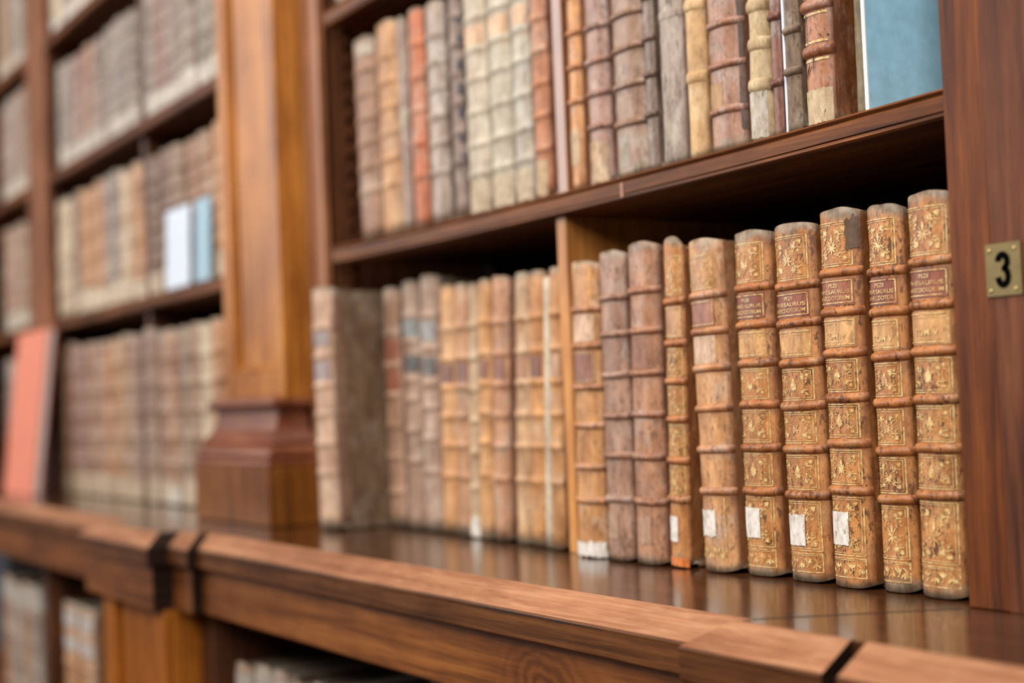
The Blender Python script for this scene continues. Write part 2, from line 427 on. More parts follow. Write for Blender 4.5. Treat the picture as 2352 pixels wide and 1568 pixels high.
boxes('inlaid_patch', [(-1.3205, -1.3165, -0.0006, 0.003, Z1 - 0.0318, Z1 - 0.0148)], M['edge'], so)['label'] = 'pale repair strip let into the front'
shelf(MAINL + 0.030, MAINR - 0.001, Z2, 'walnut shelf cropped by the upper edge of the photo, right of the honey pillar')
for z, w in ((Z1, 'lowest'), (Z2, 'second'), (Z3, 'third')):
    shelf(LL + 0.009, LR - 0.001, z, w + ' walnut shelf above the counter in the blurred bay left of the pillar')
    shelf(FL + 0.009, FR - 0.001, z, w + ' walnut shelf above the counter in the bay at the left photo edge')

def divider(x, z0, z1, label, w=0.0205, y=0.012, m='divider'):
    o = boxes('divider', [(x - w / 2, x + w / 2, y, BACK - 0.002, z0, z1)], M[m], None, 0.001)
    return tag(o, label, 'divider', 'upright dividers between the books')
divider(-1.4635, 0.0, Z1 - 0.0348, 'thin upright divider parting the bottom row of the large bay')
divider(-1.4555, Z1 - 0.0065, Z2 - 0.028, 'thin upright divider parting the second row of the large bay', m='pale_stile')
for za, zb, w in ((0.0, Z1 - 0.028, 'bottom'), (Z1, Z2 - 0.028, 'second'), (Z2, Z3 - 0.028, 'third')):
    divider(-3.115, za, zb, 'upright divider parting the %s row of the blurred bay left of the pillar' % w, 0.026, 0.024, 'panel')

# ------------------------------------------------------------------ books
class Bk:
    """one bound volume: local x across the spine, y into the shelf, z up; origin under the middle of the spine"""
    def __init__(s, x0, x1, yf, z, h, lean=0.0, bands=5, color=(170, 120, 76), m='blur', board=None, depth=0.23, round_=0.22, label='', cat='book', group=None,
                 fine=False, zs=None, cap=0.0045, rough=0.0006, p=3.6, bm=None, tilt=0.0, bh=0.0032, bw=0.0042, name='book', uneven=0.0):
        w = x1 - x0 - 0.0012
        s.w, s.h, s.b, s.p = w, h, min(round_ * w, 0.012), p
        a = math.radians(lean)
        # a leaning book stands on one bottom corner
        lift = (w / 2) * abs(math.sin(a))
        s.o = empty(name, ((x0 + x1) / 2, yf, z + lift + 0.0004), (math.radians(tilt), a, 0))
        tag(s.o, label, cat, group)
        lum = sum(color) / 3; color = tuple(int((c * 0.95 + lum * 0.05) * k) for c, k in zip(color, (0.98, 0.945, 0.93)))
        s.color, s.m = color, m
        s.sd = R.random() * 50
        s.zs = zs if zs is not None else [h * (0.235 + 0.60 * i / max(1, bands - 1)) for i in range(bands)]
        s.rough = rough; s.uneven = uneven
        nu = 17 if fine else 9
        us = [math.sin(math.pi / 2 * (-1 + 2 * i / (nu - 1))) for i in range(nu)]
        base = [i / (46 if fine else 16) for i in range((46 if fine else 16) + 1)]
        if not fine:
            for zb in s.zs:
                base += [(zb + d * bw) / h for d in (-2, -1, -0.5, 0, 0.5, 1, 2)]
        ts = sorted(t for t in set(base) if 0 <= t <= 1)
        vs, fs = [], []
        def zlim(u):
            e = noise.noise(Vector((u * 1.3, s.sd, 3))) * (0.0020 if fine else 0.002)
            return 0.0006 + 0.004 * abs(u) ** 4 , h - cap * abs(u) ** 3.2 + e
        rows = []
        lo = [(0.010, 0.004), (0.003, 0.0)]
        for dy, dz in lo: rows.append((0.0, dy, dz, None))
        for t in ts: rows.append((t, 0.0, 0.0, t))
        for dy, dz in ((0.0022, 0.0010), (0.006, 0.0012), (0.013, -0.003)): rows.append((1.0, dy, dz, None))
        cols = [(-1.0, 0.018)] + [(u, 0.0) for u in us] + [(1.0, 0.018)]
        for (t, dy, dz, tt) in rows:
            for (u, back) in cols:
                z0, z1 = zlim(u); zz = z0 + t * (z1 - z0)
                off = 0.0
                if not fine:
                    for zb in s.zs: off += bh * math.exp(-((zz - zb) / bw) ** 2) * (1 - 0.92 * abs(u) ** 5)
                x, y = s.sp(u, zz, off)
                vs.append((x, y + back + dy * (1 - 0.5 * abs(u)), zz + dz))
        k = len(cols)
        for i in range(len(rows) - 1):
            for j in range(k - 1):
                fs.append([i * k + j, i * k + j + 1, (i + 1) * k + j + 1, (i + 1) * k + j])
        s.part('spine', vs, fs, M[m], True, color)
        # two boards and the paper between them
        bc = board or tuple(int(c * 0.80) for c in color)
        bmm = M[bm or 'board']; tb = min(0.004, w * 0.16)
        for sg in (-1, 1):
            xa, xb = (-w / 2 + 0.0009, -w / 2 + tb + 0.0009) if sg < 0 else (w / 2 - tb - 0.0009, w / 2 - 0.0009)
            v, f = box_data(xa, xb, s.b + 0.011, depth, 0.0008, h - 0.007, 0.0011)
            s.part('cover_board', v, f, bmm, False, bc)
        v, f = box_data(-w / 2 + tb + 0.0012, w / 2 - tb - 0.0012, s.b + 0.012, depth - 0.005, 0.004, h - 0.0115)
        s.part('page_block', v, f, M['pages'])
        if fine:
            for zb in s.zs: s.band(zb, bh, bw)
    def part(s, name, vs, fs, m, smooth=False, color=None):
        return mesh(name, vs, fs, m, s.o, smooth, color)
    def nrm(s, u):
        g = s.b * s.p * abs(u) ** (s.p - 1) * (1 if u > 0 else -1) / (s.w / 2)
        l = math.hypot(g, 1); return g / l, -1 / l
    def sp(s, u, z, off=0.0):
        """plan position on the rounded back at u in -1..1, lifted by off along its normal"""
        nx, ny = s.nrm(u)
        r = s.rough * noise.noise(Vector((u * 1.6 * s.w / 0.05, z * 26, s.sd))) + s.uneven * noise.noise(Vector((u, z * 9, s.sd + 7)))
        return s.w / 2 * u + nx * (off + r), s.b * abs(u) ** s.p + ny * (off + r)
    def pt(s, u, z, off=0.0004):
        x, y = s.sp(max(-1, min(1, u)), z, off); return (x, y, z)
    def band(s, zb, bh, bw):
        """raised band: leather drawn over a cord across the back"""
        vs, fs = [], []
        n, q = 21, 15
        for i in range(n):
            u = -1 + 2 * i / (n - 1)
            for j in range(q):
                a = 1.3 * math.sin(math.pi / 2 * (-1 + 2 * j / (q - 1)))
                wob = 0.0007 * noise.noise(Vector((u * 1.5, zb * 40, s.sd)))
                k = max(0.0, 1 - a * a) ** 0.6
                hh = bh * (1 - 0.45 * abs(u) ** 8) * (1 + 0.16 * noise.noise(Vector((u * 5, zb * 90, s.sd)))) * k + (0.0003 if abs(a) < 1.12 else -0.0003)
                x, y = s.sp(u, zb, hh); vs.append((x, y, zb + a * bw + wob))
        for i in range(n - 1):
            for j in range(q - 1):
                fs.append([i * q + j, (i + 1) * q + j, (i + 1) * q + j + 1, i * q + j + 1])
        col = tuple(int(c * k) for c, k in zip(s.color, (1, 1, 1) if s.m in ('vellum', 'bare') else (0.92, 0.86, 0.82)))
        s.part('raised_band', vs, fs, M[s.m], True, col)
    def patch(s, name, u0, u1, z0, z1, m, off=0.0004, color=None, rag=0.0, label=None):
        """a thin piece of paper or leather pasted on the back"""
        vs, fs = [], []; n, q = 15, 9
        for i in range(n):
            for j in range(q):
                u = u0 + (u1 - u0) * i / (n - 1); z = z0 + (z1 - z0) * j / (q - 1)
                if rag and (i in (0, n - 1)): u += rag * 18 * noise.noise(Vector((z * 300, s.sd, i)))
                if rag and (j in (0, q - 1)): z += rag * noise.noise(Vector((u * 9, s.sd, j))) * 1.3
                vs.append(s.pt(u, z, off))
        for i in range(n - 1):
            for j in range(q - 1): fs.append([i * q + j, (i + 1) * q + j, (i + 1) * q + j + 1, i * q + j + 1])
        # a folded-down rim gives the patch its thickness
        o = s.part(name, vs, fs, m, True, color)
        if label: o['label'] = label
        return o
    # ---- gilt tooling, drawn in (u, z) with x measured in metres along the back
    def tool(s, polys, name='gilt_tooling', off=0.0006, m='gilt'):
        vs, fs = [], []
        for pl in polys:
            k = len(vs); vs += [s.pt(x / (s.w / 2), z, off) for x, z in pl]; fs.append(list(range(k, k + len(pl))))
        return s.part(name, vs, fs, M[m])
    def hline(s, u0, u1, z, t=0.0005, n=12):
        X = [(u0 + (u1 - u0) * i / n) * s.w / 2 for i in range(n + 1)]
        return [[(X[i], z - t), (X[i + 1], z - t), (X[i + 1], z + t), (X[i], z + t)] for i in range(n) if R.random() > 0.05]
    def vline(s, u, z0, z1, t=0.0005):
        x = u * s.w / 2; n = 6
        return [[(x - t, z0 + (z1 - z0) * i / n), (x + t, z0 + (z1 - z0) * i / n), (x + t, z0 + (z1 - z0) * (i + 1) / n), (x - t, z0 + (z1 - z0) * (i + 1) / n)] for i in range(n) if R.random() > 0.06]
    def frame(s, u0, u1, z0, z1, double=True):
        P = s.hline(u0, u1, z0) + s.hline(u0, u1, z1) + s.vline(u1, z0, z1) + s.vline(u0, z0, z1)
        if double:
            d = 0.0021; du = 2 * d / s.w
            P += s.hline(u0 + du, u1 - du, z0 + d, 0.0003) + s.hline(u0 + du, u1 - du, z1 - d, 0.0003) + s.vline(u1 - du, z0 + d, z1 - d, 0.0003)
        return P
    @staticmethod
    def leaf(x, z, a, l, w):
        ca, sa = math.cos(a), math.sin(a); out = []
        for t, h in ((0, 0), (0.25, 0.75), (0.5, 1), (0.78, 0.7), (1, 0), (0.78, -0.7), (0.5, -1), (0.25, -0.75)):
            px, pz = t * l, h * w / 2; out.append((x + px * ca - pz * sa, z + px * sa + pz * ca))
        return out
    def flower(s, x, z, r, n=8):
        P = [s.leaf(x, z, 2 * math.pi * i / n + 0.3, r, r * 0.32) for i in range(n) if R.random() > 0.08]
        return P
    def dot(s, x, z, r):
        return [[(x + r * math.cos(i * 0.7854), z + r * math.sin(i * 0.7854)) for i in range(8)]]
    def scroll(s, x, z, a, r, turn):
        """a curling stem with leaves along it"""
        P = []; px, pz, d = x, z, a
        for i in range(9):
            st = r * 0.30; nx, nz = px + math.cos(d) * st, pz + math.sin(d) * st
            t = 0.00055 * (1 - i / 14)
            ox, oz = -math.sin(d) * t, math.cos(d) * t
            P.append([(px - ox, pz - oz), (nx - ox, nz - oz), (nx + ox, nz + oz), (px + ox, pz + oz)])
            if i % 2 == 1: P.append(s.leaf(nx, nz, d - turn * 0.9, r * 0.42, r * 0.17))
            px, pz = nx, nz; d += turn * (0.16 + 0.055 * i)
        return P + s.dot(px, pz, r * 0.12)
    def ornament(s, u0, u1, z0, z1, keep=1.0):
        """corner sprays, centre bouquet and scattered dots of one panel"""
        x0, x1 = u0 * s.w / 2, u1 * s.w / 2; cx, cz = (x0 + x1) / 2, (z0 + z1) / 2; W_, H_ = x1 - x0, z1 - z0
        P = []; m = 0.0035; r = min(W_, H_) * 0.17
        for sx in (-1, 1):
            for sz in (-1, 1):
                qx, qz = cx + sx * (W_ / 2 - m), cz + sz * (H_ / 2 - m)
                P += s.scroll(qx, qz - sz * r * 1.2, math.pi / 2 * sz + (0.5 if sx > 0 else -0.5) * sz + (math.pi if False else 0) + (sx * sz) * 0.7, r * 0.8, sx * sz * 1.0)
                P += s.flower(qx - sx * r * 1.35, qz - sz * r * 0.75, r * 0.62)
                P += s.flower(qx - sx * r * 0.45, qz - sz * r * 1.55, r * 0.34, 5)
                P += [s.leaf(qx, qz, math.atan2(-sz, -sx) + a, r * 0.9, r * 0.26) for a in (-0.45, 0, 0.45)]
        P += [s.leaf(cx, cz - H_ * 0.02, math.pi / 2, H_ * 0.26, W_ * 0.085), s.leaf(cx, cz - H_ * 0.02, -math.pi / 2, H_ * 0.24, W_ * 0.05)]
        for sx in (-1, 1):
            P += [s.leaf(cx, cz - H_ * 0.08, math.pi / 2 - sx * a, H_ * l, W_ * 0.045) for a, l in ((0.55, 0.22), (1.0, 0.18), (1.7, 0.16), (2.4, 0.17))]
            P += s.flower(cx + sx * W_ * 0.2, cz + H_ * 0.13, r * 0.34, 6)
        for i in range(20):
            P += s.dot(x0 + W_ * R.uniform(0.08, 0.92), z0 + H_ * R.uniform(0.08, 0.92), R.uniform(0.0003, 0.0008))
        for i in range(28):
            P.append(s.leaf(x0 + W_ * R.uniform(0.06, 0.94), z0 + H_ * R.uniform(0.06, 0.94), R.uniform(0, 6.3), R.uniform(0.0014, 0.0030), R.uniform(0.0004, 0.0008)))
        return [q for q in P if R.random() < keep and all(x0 <= a <= x1 and z0 <= b <= z1 for a, b in q)]
    def roll(s, u0, u1, z0, z1):
        """tail roll: a strip of leafy scrolls"""
        x0, x1 = u0 * s.w / 2, u1 * s.w / 2; n = 5; st = (x1 - x0) / n; h = z1 - z0; P = []
        for i in range(n):
            cx = x0 + (i + 0.5) * st; up_ = 1 if i % 2 else -1
            P += s.scroll(cx - st * 0.4, (z0 + z1) / 2 - up_ * h * 0.3, 0.5 * up_ + (0 if up_ > 0 else 0), h * 0.26, up_ * 1.0)
            P += s.flower(cx + st * 0.15, (z0 + z1) / 2 + up_ * h * 0.16, h * 0.2, 7)
            P += [s.leaf(cx - st * 0.2, (z0 + z1) / 2, up_ * a, h * 0.42, h * 0.13) for a in (0.7, 1.5, 2.2)]
        return [q for q in P if R.random() > 0.1 and all(x0 <= a <= x1 and z0 <= b <= z1 for a, b in q)]
    def letters(s, lines, u0, u1, zs, size, off=0.0008, label=None):
        """gold lettering set across the back, one line of capitals each"""
        vs, fs = [], []
        for text, z in zip(lines, zs):
            cu = bpy.data.curves.new('t', 'FONT'); cu.body = text; cu.size = size / 0.72; cu.align_x = 'CENTER'; cu.offset = size * 0.012
            ob = bpy.data.objects.new('t', cu); COL.objects.link(ob)
            dg = bpy.context.evaluated_depsgraph_get(); dg.update()
            me = bpy.data.meshes.new_from_object(ob.evaluated_get(dg))
            xs = [v.co.x for v in me.vertices]; wd = max(xs) - min(xs); room = (u1 - u0) * s.w / 2
            k = min(1.0, room / wd) if wd > room or len(text) > 6 else 1.0
            if len(text) > 6: k = room / wd
            c = (u0 + u1) / 2 * s.w / 2; b = len(vs)
            for v in me.vertices: vs.append(s.pt((c + v.co.x * k) / (s.w / 2), z + v.co.y, off))
            fs += [[i + b for i in p.vertices] for p in me.polygons]
            bpy.data.objects.remove(ob); bpy.data.curves.remove(cu); bpy.data.meshes.remove(me)
        o = s.part('lettering', vs, fs, M['gilt'])
        return o

# -- bottom row of the large bay -------------------------------------------------------------
ZB = 0.0
def low(x0, x1, y, h, lean, label, **k):
    return Bk(x0, x1, y, ZB, h, lean, label=label, group='old books on the counter in the large bay', **k)
b = low(-2.106, -2.034, -0.045, 0.383, -0.4, 'pale brown book standing forward at the pillar, its mottled grey brown cover showing', color=(196, 166, 140), board=(112, 90, 68), bands=6, m='blur')
for z in (0.25, 0.305): b.patch('title_label', -0.7, 0.8, z - 0.014, z + 0.016, M['lbl'], color=(150, 138, 140), label='grey paper label')
b = low(-2.030, -1.977, 0.045, 0.378, -0.3, 'tan book with two red brown labels, just right of the forward standing book', color=(176, 144, 120), bands=6, zs=[0.055, 0.11, 0.16, 0.208, 0.255, 0.305])
for z in (0.232, 0.28): b.patch('title_label', -0.8, 0.85, z - 0.017, z + 0.017, M['lbl'], color=(152, 96, 76))
b = low(-1.974, -1.921, 0.046, 0.383, 0.8, 'taller drab book with slate grey labels, left one of a matching pair', color=(172, 146, 126), bands=6, zs=[0.105, 0.152, 0.2, 0.23, 0.29, 0.33])
b.patch('title_label', -0.85, 0.9, 0.296, 0.324, M['lbl'], color=(140, 146, 148)); b.patch('title_label', -0.85, 0.9, 0.242, 0.268, M['lbl'], color=(96, 98, 100))
b = low(-1.919, -1.862, 0.045, 0.386, 1.6, 'taller drab book with slate grey labels, right one of a matching pair', color=(178, 154, 136), bands=6, zs=[0.09, 0.14, 0.187, 0.222, 0.275, 0.325])
b.patch('title_label', -0.9, 0.8, 0.287, 0.317, M['lbl'], color=(156, 160, 162)); b.patch('title_label', -0.9, 0.8, 0.234, 0.262, M['lbl'], color=(108, 108, 108))
six = [0.085, 0.13, 0.172, 0.214, 0.256, 0.3]
def set6(x0, x1, y, h, lean, label, col, lab, **k):
    bk = low(x0, x1, y, h, lean, label, color=col, zs=k.pop('zs', six), **k)
    bk.patch('title_label', -0.8, 0.72, 0.220, 0.249, M['lbl'], color=lab)
    return bk
set6(-1.856, -1.806, 0.042, 0.364, 2.4, 'slim bright tan book right of the two drab books with grey labels', (214, 166, 112), (136, 98, 86))
set6(-1.801, -1.757, 0.036, 0.362, 2.9, 'light brown book leaning right, purplish label, left of a thin greyish volume', (190, 148, 112), (128, 92, 84))
low(-1.755, -1.728, 0.033, 0.360, 2.9, 'thin greyish buff volume with a white scrap at its foot', color=(190, 168, 136), zs=[0.07, 0.12, 0.165, 0.21, 0.255, 0.3]).patch('paper_tag', -0.9, 0.9, 0.002, 0.03, M['tag'], rag=0.002)
set6(-1.725, -1.690, 0.029, 0.361, 3.0, 'narrow honey tan book right of the thin greyish buff volume', (208, 160, 106), (140, 96, 80), zs=[0.09, 0.135, 0.176, 0.217, 0.259, 0.303])
set6(-1.688, -1.645, 0.028, 0.362, 3.0, 'pinkish brown book with a broad worn grey head cap and dark side', (194, 150, 116), (142, 100, 84), board=(74, 48, 32))
set6(-1.625, -1.586, 0.026, 0.361, 3.0, 'light fawn book with faded labels, right of a dark gap', (202, 168, 126), (168, 124, 96))
set6(-1.583, -1.545, 0.022, 0.360, 3.0, 'orange brown book with a dark red label, left of a pale vellum strip', (202, 150, 94), (128, 84, 70))
low(-1.543, -1.525, 0.020, 0.349, 3.0, 'very thin pale grey vellum pamphlet squeezed between two tan books', color=(200, 194, 176), bands=1, zs=[0.17], m='vellum', bh=0.0004)
set6(-1.523, -1.494, 0.015, 0.359, 2.8, 'tan book touching the left side of the thin divider', (196, 148, 96), (186, 148, 118))
def title(bk, u0, u1, z0, z1, col, frame=True, lines=None, size=0.0039, m='lbl'):
    bk.patch('title_label', u0, u1, z0, z1, M[m], 0.0005, color=col)
    if frame: bk.tool(bk.frame(u0 + 0.05, u1 - 0.05, z0 + 0.0022, z1 - 0.0022, False), off=0.0012)
    if lines:
        n = len(lines); st = (z1 - z0 - 0.0075) / n
        bk.letters(lines, u0 + 0.1, u1 - 0.12, [z1 - 0.0036 - st * (i + 0.80) for i in range(n)], size, 0.0013)
K = dict(fine=True)
b = low(-1.441, -1.381, -0.006, 0.356, 1.4, 'tan book with a torn curling foot, right beside the thin divider', color=(202, 152, 98), m='hide', zs=[0.068, 0.108, 0.158, 0.204, 0.254, 0.298], **K)
title(b, -0.82, 0.74, 0.209, 0.247, (142, 98, 84)); title(b, -0.82, 0.74, 0.259, 0.292, (200, 168, 142), False)
b.patch('paper_tag', -0.95, 0.95, 0.001, 0.018, M['tag'], 0.0022, rag=0.003)
b = low(-1.374, -1.323, -0.008, 0.362, 0.7, 'greyish mauve brown book, left one of the dull pair with torn tags', color=(172, 140, 120), m='hide', zs=[0.072, 0.123, 0.169, 0.217, 0.265, 0.308], **K)
title(b, -0.8, 0.7, 0.222, 0.259, (152, 118, 102), False); b.patch('paper_tag', -0.6, 0.25, 0.026, 0.056, M['tag'], 0.0008, color=(200, 170, 150), rag=0.0025)
b = low(-1.3205, -1.2645, -0.008, 0.365, 1.1, 'brown book with a lumpy grey head, right one of the dull pair', color=(178, 134, 102), m='hide', zs=[0.071, 0.122, 0.17, 0.217, 0.265, 0.311], board=(150, 130, 100), **K)
title(b, -0.8, 0.7, 0.222, 0.259, (150, 108, 86), False); b.patch('paper_tag', -0.5, 0.4, 0.024, 0.054, M['tag'], 0.0008, color=(206, 172, 150), rag=0.003)
b = low(-1.2615, -1.2265, -0.002, 0.366, 1.7, 'slim dark speckled gilt book with a broken head and orange foot', color=(196, 138, 78), m='calf', zs=[0.075, 0.118, 0.164, 0.206, 0.248, 0.295], cap=0.014, **K)
title(b, -0.85, 0.8, 0.254, 0.289, (190, 148, 112), True)
for z0, z1 in ((0.081, 0.112), (0.124, 0.158), (0.170, 0.2), (0.212, 0.242), (0.302, 0.345)): b.tool(b.frame(-0.85, 0.8, z0, z1) + b.ornament(-0.8, 0.75, z0, z1, 0.75))
b.patch('paper_tag', -0.6, 0.2, 0.028, 0.056, M['tag'], 0.0008, rag=0.0015)
b.patch('foot_scrap', -0.95, 0.9, 0.0015, 0.011, M['lbl'], 0.001, color=(206, 118, 54), rag=0.001)
b = low(-1.2065, -1.1495, -0.003, 0.358, -0.8, 'light tan gilt book tilting left, dark red cover side showing at its right', color=(204, 156, 106), m='hide', zs=[0.086, 0.131, 0.175, 0.218, 0.258, 0.297], board=(96, 52, 28), **K)
title(b, -0.85, 0.62, 0.263, 0.292, (154, 108, 92)); title(b, -0.85, 0.62, 0.223, 0.253, (206, 176, 150), False)
b.tool(b.frame(-0.85, 0.62, 0.304, 0.340) + b.ornament(-0.8, 0.6, 0.304, 0.338, 0.55)); b.tool(b.roll(-0.85, 0.62, 0.012, 0.03) + b.vline(0.62, 0.01, 0.08))
b.patch('paper_tag', -0.7, 0.15, 0.038, 0.066, M['tag'], 0.0008, rag=0.002)

def thesaurus(x0, x1, y, h, lean, zs, label, vol, tagz=None, lines=('PEZII', 'THESAURUS', 'ANECDOTORUM'), keep=0.9, col=(190, 132, 72), lab=(140, 84, 66), torn=None, u1=0.76):
    bk = low(x0, x1, y, h, lean, label, color=col, m='calf', zs=sorted(zs), board=(112, 66, 34), bh=0.0034, bw=0.0042, **K)
    z = sorted(zs); u0 = -0.9; g = 0.0062
    # title and volume labels
    title(bk, u0, u1, z[4] + g, z[5] - g, lab, True, lines)
    title(bk, u0, u1, z[3] + g, z[4] - g, (204, 158, 104), True, [vol] if vol else None, 0.0058)
    bk.tool(sum([bk.dot(x * bk.w / 2, zz, 0.0007) for x in [u0 + 0.1 + i * 0.085 for i in range(int((u1 - u0 - 0.15) / 0.085))] for zz in (z[3] + g + 0.005, z[4] - g - 0.005) if R.random() > 0.25], []), off=0.0012)
    P = []
    for a, c in ((z[0], z[1]), (z[1], z[2]), (z[2], z[3])):
        P += bk.frame(u0, u1, a + g, c - g) + bk.ornament(u0 + 0.05, u1 - 0.05, a + g + 0.001, c - g - 0.001, keep)
    P += bk.frame(u0, u1, z[5] + g, h - 0.013) + bk.ornament(u0 + 0.05, u1 - 0.05, z[5] + g + 0.001, h - 0.014, keep)
    zt = 0.0285
    P += bk.frame(u0, u1, zt + 0.003, z[0] - g) + bk.ornament(u0 + 0.05, u1 - 0.05, zt + 0.004, z[0] - g - 0.001, keep)
    P += bk.hline(u0, u1, zt) + bk.hline(u0, u1, zt - 0.0016, 0.0003) + bk.hline(u0, u1, 0.0105) + bk.vline(u1, 0.01, zt) + bk.roll(u0, u1, 0.0115, zt - 0.002)
    bk.tool(P)
    if tagz: bk.patch('paper_tag', *tagz, M['tag'], 0.0013, rag=0.0012)
    return bk
thesaurus(-1.146, -1.090, 0.005, 0.359, 0.2, [0.3, 0.261, 0.221, 0.178, 0.133, 0.088], 'gilt calf volume with white torn tag, beside the tilted tan book', '', (-0.70, 0.18, 0.040, 0.071), keep=0.85)
thesaurus(-1.080, -1.021, 0.004, 0.359, -0.4, [0.296, 0.258, 0.218, 0.175, 0.132, 0.086], 'gilt calf volume with white torn tag and red label reading PEZII', '', (-0.70, 0.16, 0.036, 0.067))
b = thesaurus(-1.015, -0.961, 0.0, 0.364, 0.3, [0.303, 0.265, 0.225, 0.182, 0.138, 0.093], 'tall gilt calf volume with white torn tag and a dark torn patch at its head', 'TOM. V', (-0.70, 0.18, 0.041, 0.073), lab=(160, 102, 76))
b.patch('torn_patch', 0.56, 0.97, b.h - 0.040, b.h - 0.009, M['lbl'], 0.0009, color=(100, 78, 58), rag=0.005)
thesaurus(-0.956, -0.911, 0.006, 0.361, 0.2, [0.299, 0.261, 0.219, 0.176, 0.131, 0.086], 'narrow gilt calf volume without tag, second from the numbered upright', 'TOM V', None, ('PEZII', 'THESAURUS', 'ANECDOTOR'), u1=0.72)
thesaurus(-0.906, -0.852, 0.0, 0.364, 0.9, [0.302, 0.263, 0.221, 0.178, 0.134, 0.092], 'last gilt calf volume of the row, half behind the numbered upright', 'TOM. V', None, u1=0.80, keep=0.95, col=(190, 134, 76))

# -- second row of the large bay --------------------------------------------------------------
def sagz(x):
    t = (x - MAINL) / (MAINR - MAINL); return Z1 - 0.007 * (1 - (2 * t - 1) ** 2)
def upr(x0, x1, h, lean, label, y=0.013, zs=None, **k):
    z = sagz((x0 + x1) / 2)
    if zs: zs = [q - z for q in zs]
    return Bk(x0, x1, y, z, h, lean, label=label, zs=zs, group='old books in the second row of the large bay', **k)

tan = (196, 150, 104)
b = upr(-2.035, -1.962, 0.322, -1.6, 'leftmost book of the second row, drab brown with a pale scuffed head', color=(158, 126, 104), bands=6, zs=None)
b.patch('scuff', -0.1, 0.9, 0.292, 0.312, M['tag'], 0.001, color=(214, 206, 196), rag=0.004)
upr(-1.958, -1.890, 0.330, -1.1, 'second book from the left in the second row, honey patches between its bands', color=(196, 154, 110), bands=6)
b = upr(-1.886, -1.856, 0.324, -0.7, 'narrow smooth greyish book with a small pale label half way up', color=(154, 138, 128), bands=1, bh=0.0004)
b.patch('title_label', -0.8, 0.8, 0.16, 0.185, M['tag'], color=(210, 205, 190))
upr(-1.852, -1.808, 0.327, -0.4, 'orange red banded book left of the grey book with strong dark bands', color=(196, 122, 84), bands=5)
upr(-1.804, -1.750, 0.324, 0.0, 'pale grey book with strong dark bands beside a dark gap', color=(176, 166, 154), board=(60, 40, 28), bands=6, zs=[0.57 - 0.045, 0.567, 0.606, 0.646, 0.685, 0.724], m='hide')
b = upr(-1.731, -1.698, 0.345, 0.0, 'dull mauve brown book with a row of dark blue marks down its right edge', color=(142, 126, 118), bands=6)
for i in range(8): b.patch('dark_mark', 0.55, 0.95, 0.075 + i * 0.0335, 0.075 + i * 0.0335 + 0.015, M['lbl'], 0.001, color=(52, 52, 66), rag=0.002)
for x0, x1, c, l in ((-1.696, -1.637, (192, 188, 172), 'widest of three grey green parchment volumes, the left one'), (-1.634, -1.576, (186, 184, 170), 'middle one of the three grey green parchment volumes'),
                     (-1.572, -1.529, (180, 182, 172), 'narrowest of three grey green parchment volumes, the right one')):
    b = upr(x0, x1, 0.347, 0.0, l, color=c, m='vellum', zs=[0.506, 0.546, 0.591, 0.637, 0.678, 0.722], bh=0.0028, board=(150, 130, 96))
    b.patch('title_label', -0.9, 0.85, 0.222, 0.262, M['lbl'], color=(206, 172, 140)); b.patch('paper_tag', -0.85, 0.85, 0.004, 0.046, M['tag'], color=(220, 206, 184), rag=0.001)
b = upr(-1.525, -1.487, 0.346, 0.0, 'pinkish tan banded book touching the left side of the second row divider', color=(188, 130, 94), zs=[0.512, 0.555, 0.597, 0.64, 0.682, 0.726])
b.patch('paper_tag', -0.85, 0.7, 0.004, 0.05, M['tag'], color=(214, 190, 160), rag=0.002)
U = dict(fine=True, m='hide')
b = upr(-1.441, -1.413, 0.345, 0.3, 'orange tan book with a torn pale foot, right beside the second row divider', color=(208, 152, 92), zs=[0.558, 0.601, 0.644, 0.691, 0.73], board=(206, 160, 96), **U)
b.patch('paper_tag', -0.9, 0.6, 0.03, 0.075, M['tag'], color=(226, 206, 176), rag=0.003)
b = upr(-1.406, -1.360, 0.346, 0.0, 'mauve brown banded book with a dark right side and a bare pale foot', color=(170, 138, 124), zs=[0.519, 0.559, 0.599, 0.641, 0.69], board=(56, 34, 26), **U)
b.patch('paper_tag', -0.9, 0.85, 0.002, 0.052, M['bare'], color=(190, 160, 130), rag=0.003)
b = upr(-1.354, -1.290, 0.347, 0.0, 'widest drab brown book of the second row with dark thin bands', color=(160, 134, 112), zs=[0.512, 0.557, 0.601, 0.641, 0.69], **U)
b.patch('paper_tag', -0.5, 0.15, 0.012, 0.05, M['tag'], color=(196, 190, 184), rag=0.001)
b = upr(-1.2865, -1.266, 0.345, 0.0, 'thin dark brown volume with grey scuffs right of the widest drab book', color=(122, 104, 92), zs=[0.514, 0.56, 0.602, 0.65], **U)
upr(-1.262, -1.219, 0.346, 0.0, 'smooth bare greyish spine without bands, left of the yellow vellum volume', color=(164, 156, 148), zs=[0.62], bh=0.0003, fine=True, m='bare')
upr(-1.215, -1.184, 0.346, 0.0, 'narrow yellow cream vellum volume with a knobbly rounded spine', color=(206, 174, 124), zs=[0.54, 0.62, 0.70], bh=0.0016, bw=0.006, fine=True, m='vellum', round_=0.42, uneven=0.0012, board=(204, 168, 110))
b = upr(-1.181, -1.124, 0.347, 0.0, 'broad brown book with rope like bands and a torn right joint', color=(172, 132, 108), zs=[0.494, 0.543, 0.588, 0.64], board=(110, 72, 48), uneven=0.0008, **U)
b.patch('paper_tag', -0.75, 0.1, 0.045, 0.075, M['tag'], color=(206, 172, 138), rag=0.002)
b.patch('torn_patch', 0.84, 0.99, 0.02, 0.30, M['lbl'], 0.0012, color=(70, 44, 28), rag=0.004)
